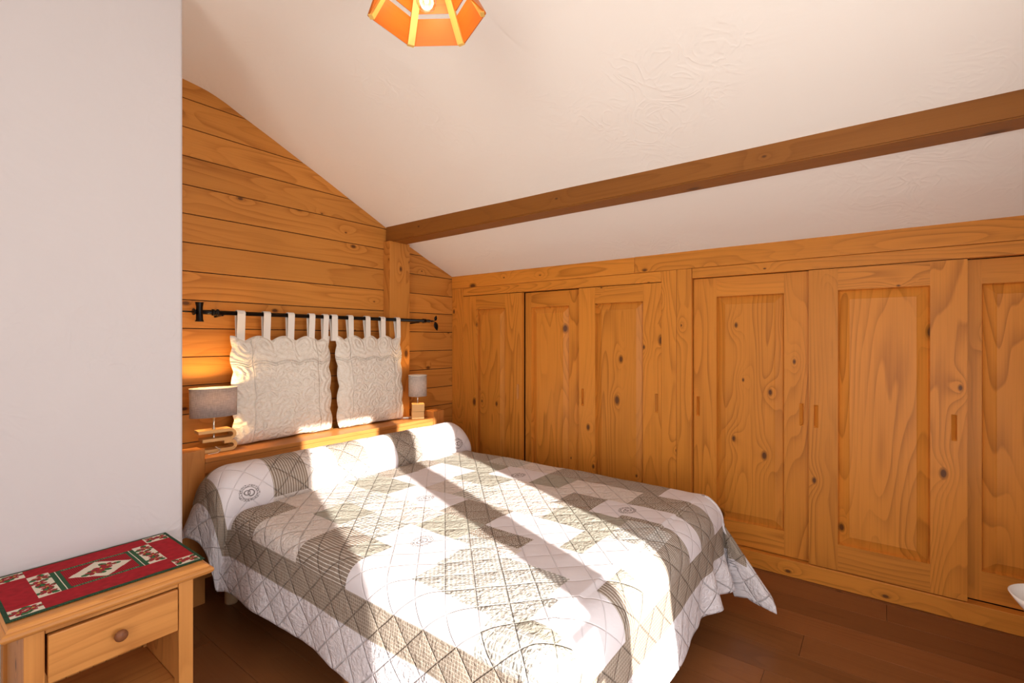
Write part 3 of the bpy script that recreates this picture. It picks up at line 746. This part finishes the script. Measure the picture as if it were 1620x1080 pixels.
# local +Y points away from the camera; rim at z=0, shade narrows upward
R0, R1, HH = .172, .075, .165
def hexpt(k, t, dr=0.0):
    a = PI/3*k + PI/3; r = R0+(R1-R0)*t+dr; return Vector((r*math.cos(a), r*math.sin(a), HH*t))
for k in range(6):
    for (t0, t1) in ((0, .40), (.47, .86)):
        mb = MB()
        a0, a1, b1, b0 = hexpt(k, t0), hexpt(k+1, t0), hexpt(k+1, t1), hexpt(k, t1)
        n_ = (a1-a0).cross(b0-a0).normalized(); th = .005
        o4 = [p+n_*th for p in (a0, a1, b1, b0)]; i4 = [a0, a1, b1, b0]
        W_ = (a1-a0).length
        uvq = [(0, t0*HH), (W_, t0*HH), (W_, t1*HH), (0, t1*HH)]
        mb.face(o4, uvq); mb.face(i4[::-1], uvq[::-1])
        for q_ in range(4): mb.face([i4[q_], i4[(q_+1) % 4], o4[(q_+1) % 4], o4[q_]], [(0, 0), (W_, 0), (W_, th), (0, th)])
        mb.build('shade_slat', W_SLAT, pd_)
    p0, p1 = hexpt(k, -.01, -.008), hexpt(k, 1.0, -.008)
    mb = MB(); d_ = (p1-p0); rad = Vector((p0.x, p0.y, 0)).normalized(); tan = Vector((-rad.y, rad.x, 0)); w2, d2 = .011, .006
    c_ = []
    for p in (p0, p1):
        for (sx_, sy_) in ((-1, -1), (1, -1), (1, 1), (-1, 1)): c_.append(p+tan*sx_*w2+rad*sy_*d2)
    L_r = d_.length
    for q_ in range(4):
        r2 = (q_+1) % 4; mb.face([c_[q_], c_[r2], c_[4+r2], c_[4+q_]], [(0, 0), (0, .02), (L_r, .02), (L_r, 0)])
    mb.face([c_[3], c_[2], c_[1], c_[0]]); mb.face(c_[4:8])
    mb.build('shade_rib', W_RIB, pd_)
lathe([(.0, .04), (.0, .04)], 6)
gl = M_('clear_glass', .02)
_t = gl.nt.nodes.new('ShaderNodeBsdfTransparent'); _g = gl.nt.nodes.new('ShaderNodeBsdfGlossy'); _g.inputs['Roughness'].default_value = .03
_l = gl.nt.nodes.new('ShaderNodeLayerWeight'); _l.inputs[0].default_value = .25; _x = gl.nt.nodes.new('ShaderNodeMixShader')
gl.nt.links.new(_l.outputs['Facing'], _x.inputs[0]); gl.nt.links.new(_t.outputs[0], _x.inputs[1]); gl.nt.links.new(_g.outputs[0], _x.inputs[2]); gl.nt.links.new(_x.outputs[0], gl.nt.nodes['Material Output'].inputs[0])
lathe([(.001, .000), (.012, .003), (.024, .012), (.030, .026), (.028, .042), (.018, .060), (.0135, .070), (.0135, .080)], 28, (0, 0, .012)).build('glass_bulb', gl.m, pd_)
lathe([(.001, .022), (.005, .026), (.006, .040), (.004, .055), (.001, .058)], 12, (0, 0, .012)).build('filament', glow('filament', (1, .82, .5), 40), pd_)
lathe([(.016, .088), (.019, .082), (.019, .135), (.012, .14), (.001, .14)], 20).build('socket', WHITEPL, pd_)
mb = MB(); lathe([(.074, .160), (.078, .160), (.078, .172), (.001, .172)], 6, mb=mb); mb.build('cap_board', W_SLAT, pd_)
tube([(0, 0, .17), (0, 0, .52)], .004, 8).build('cord', IRON, pd_)
lathe([(.001, .500), (.05, .505), (.05, .545), (.001, .55)], 24).build('ceiling_rose', W_SLAT, pd_)
point('pendant_light', (pc[0], pc[1], pc[2]+.045), .75, (1.0, .74, .48), .03)
# ================================================================ NIGHTSTAND
no = (.475, 2.11, 0)
ns = tag(empty('nightstand', no), 'low pine nightstand with one drawer and round knob against the white wall', 'nightstand')
def nb_(name, lo, hi, grain=2, bev=.003, mat=W_NIGHT, par=None): return box(name, shift(lo, no), shift(hi, no), mat, par or ns, grain, bev)
X0, X1, Y0, Y1 = .257, .680, 1.915, 2.318
# tabletop with a rounded ogee edge
def slab(x0, x1, y0, y1, prof_):
    mb = MB(); b = 0
    rings = []
    for (ins, z) in prof_: rings.append([(x0+ins, y0+ins, z), (x1-ins, y0+ins, z), (x1-ins, y1-ins*.2, z), (x0+ins, y1-ins*.2, z)])
    for r0, r1 in zip(rings, rings[1:]):
        for k in range(4):
            k2 = (k+1) % 4; mb.face([r0[k], r0[k2], r1[k2], r1[k]], [(p[0] if k % 2 == 0 else p[1], p[2]*3) for p in (r0[k], r0[k2], r1[k2], r1[k])])
    mb.face(rings[-1]); mb.face(rings[0][::-1])
    bm = bmesh.new(); return mb
pr = [(.030, .562), (.018, .563), (.010, .566), (.003, .572), (.0, .579), (.002, .586), (.008, .590), (.012, .591), (.013, .594), (.018, .600), (.026, .602)]
sl = slab(.208-no[0], .738-no[0], 1.890-no[1], 2.340-no[1], pr); sl.build('tabletop', W_NIGHT, ns)
for lx0, lx1 in ((X0, X0+.044), (X1-.044, X1)):
    nb_('leg', (lx0, Y0, 0), (lx1, Y0+.044, .5615), 2, .003); nb_('leg', (lx0, Y1-.044, 0), (lx1, Y1, .5615), 2, .003)
for sx0 in (X0+.010, X1-.034): nb_('side_panel', (sx0, Y0+.045, .02), (sx0+.024, Y1-.045, .561), 2, .001)
nb_('top_rail', (X0+.045, Y0+.004, .548), (X1-.045, Y0+.03, .5615), 0, .001)
mb = MB()
for k in range(9): mb.box(shift((X0+.046+k*.037, Y1-.03, .16), no), shift((X0+.0825+k*.037, Y1-.02, .40), no), 2, .003)
mb.build('back_panel', W_NIGHT, ns)
nb_('shelf', (X0+.035, Y0+.01, .185), (X1-.035, Y1-.032, .203), 0, .002)
dr = nb_('drawer', (X0+.050, Y0-.004, .402), (X1-.047, Y0+.016, .543), 0, .004)
nb_('drawer_box', (X0+.053, Y0+.017, .41), (X1-.05, Y1-.04, .53), 0, .001, W_NIGHT, None)
mb = lathe([(.007, .0), (.007, .008), (.012, .012), (.0175, .019), (.0175, .025), (.011, .031), (.001, .032)], 28, (.471-no[0], Y0-.004-no[1], .472), axis='Y')
kb = mb.build('knob', W_KNOB, dr); kb.location = (0, 0, 0)
# runner cloth
def hexc(c): return c
RED = (.36, .012, .020); DRED = (.24, .006, .012); GRN = (.028, .095, .045); DGR = (.018, .045, .025); WHT = (.72, .66, .54)
def flower(x, y, seed, base=WHT):
    c = base; rnd = random.Random(seed)
    for k in range(1): pass
    return c
SPR = {}
def floral(x, y, key, pts, R=.021):
    """poinsettia print: red petals and green leaves around each centre"""
    best = WHT
    for (cx_, cy_, ph) in pts:
        dx, dy = x-cx_, y-cy_; r = math.hypot(dx, dy)/R; a = math.atan2(dy, dx)+ph
        pet = abs(math.cos(a*2.5))**.6
        if r < .16: return (.55, .40, .08)
        if r < pet*.95: return (.38, .03, .04) if (r*6) % 1 > .3 else (.22, .012, .02)
        lf = abs(math.cos(a*1.5+1.1))**2.2
        if r < lf*1.45: best = (.05, .17, .06) if (math.sin(a*14) > -.3) else (.02, .075, .03)
    return best
FX = {}
def runner_col(x, y):
    # x .226-.728, y 1.948-2.335
    if x < .236 or x > .718 or y < 1.958 or y > 2.326: return DGR if (int((x+y)*700) % 3) else GRN
    xm = x if x < .477 else .954-x       # mirrored half
    # corner florals
    if xm < .308 and (y < 2.018 or y > 2.266):
        cy_ = 1.988 if y < 2.1 else 2.297
        if (y < 1.962) or (y > 2.322): return WHT
        return floral(x, y, 0, [((.256 if x < .477 else .698), cy_, .4), ((.287 if x < .477 else .667), cy_+.006, 1.3)], .023)
    if .308 <= xm < .361 and 2.052 < y < 2.252:
        X = .335 if x < .477 else .619
        return floral(x, y, 1, [(X, 2.085, .2), (X+.006, 2.13, 1.1), (X-.008, 2.175, .6), (X+.004, 2.22, 2.0)], .024)
    if .361 <= xm < .387 and 2.052 < y < 2.240:
        return WHT if abs(xm-.375) < .0018 else GRN
    if xm >= .387 and 2.052 < y < 2.240:
        if 2.064 < y < 2.228:
            if abs(x-.479)/.086+abs(y-2.145)/.080 < 1:
                return floral(x, y, 2, [(.479, 2.145, .3), (.500, 2.16, 1.4), (.458, 2.13, 2.2)], .026)
            return DRED if (int(x*400) % 2) else RED
        return GRN if (int(x*500) % 2) else (.10, .20, .10)
    n = noise.noise(Vector((x*60, y*60, 0)))*.25+1
    return tuple(c*n for c in RED)
rnx, rny = 200, 155
RX0, RX1, RY0, RY1 = .226, .728, 1.946, 2.336
g = grid(lambda i, j: (RX0+(RX1-RX0)*i/rnx, RY0+(RY1-RY0)*j/rny, .6035+.0008*noise.noise(Vector((i*.06, j*.06, 2)))), rnx, rny)
run = g.build('table_runner', [])
ca = run.data.color_attributes.new('Print', 'FLOAT_COLOR', 'CORNER')
li = 0; arr = []
for j in range(rny):
    for i in range(rnx):
        c = runner_col(RX0+(RX1-RX0)*(i+.5)/rnx, RY0+(RY1-RY0)*(j+.5)/rny)
        arr += [c[0], c[1], c[2], 1.0]*4
ca.data.foreach_set('color', arr)
m = M_('printed_christmas_cotton', .85, .2); n = m.nt.nodes.new('ShaderNodeVertexColor'); n.layer_name = 'Print'; m.nt.links.new(n.outputs[0], m.b.inputs['Base Color'])
x_, y_, z_ = m.obj(); m.bump(m.noise(m.vec(x_*420, y_*420, 0.0), 1.0, 2.0), .0008, .6)
run.data.materials.append(m.m)
s_ = run.modifiers.new('t', 'SOLIDIFY'); s_.thickness = .0025; s_.offset = 1
tag(run, 'red and green poinsettia patchwork runner lying on top of the nightstand', 'table runner')
# ================================================================ STOOL WITH BOWL AT THE RIGHT EDGE
st = tag(empty('stool', (2.42, -.56, 0)), 'wooden stool carrying the white dish beside the wardrobe', 'stool')
mb = MB(); mb.box((-.14, -.14, .415), (.14, .14, .44), 0, .004); mb.build('seat', W_NIGHT, st)
for sx_ in (-.11, .11):
    for sy_ in (-.11, .11): MB().box((sx_-.015, sy_-.015, 0), (sx_+.015, sy_+.015, .415), 2, .002).build('leg', W_NIGHT, st)
bw = lathe([(.0, .0), (.045, .0), (.050, .010), (.075, .045), (.105, .085), (.118, .105), (.114, .107), (.10, .088), (.07, .048), (.045, .015), (.0, .012)], 40, (0, 0, 0), cap=False).build('dish', CERAM)
bw.location = (2.33, -.47, .4405)
tag(bw, 'white flared dish just entering the picture at the right edge', 'dish')
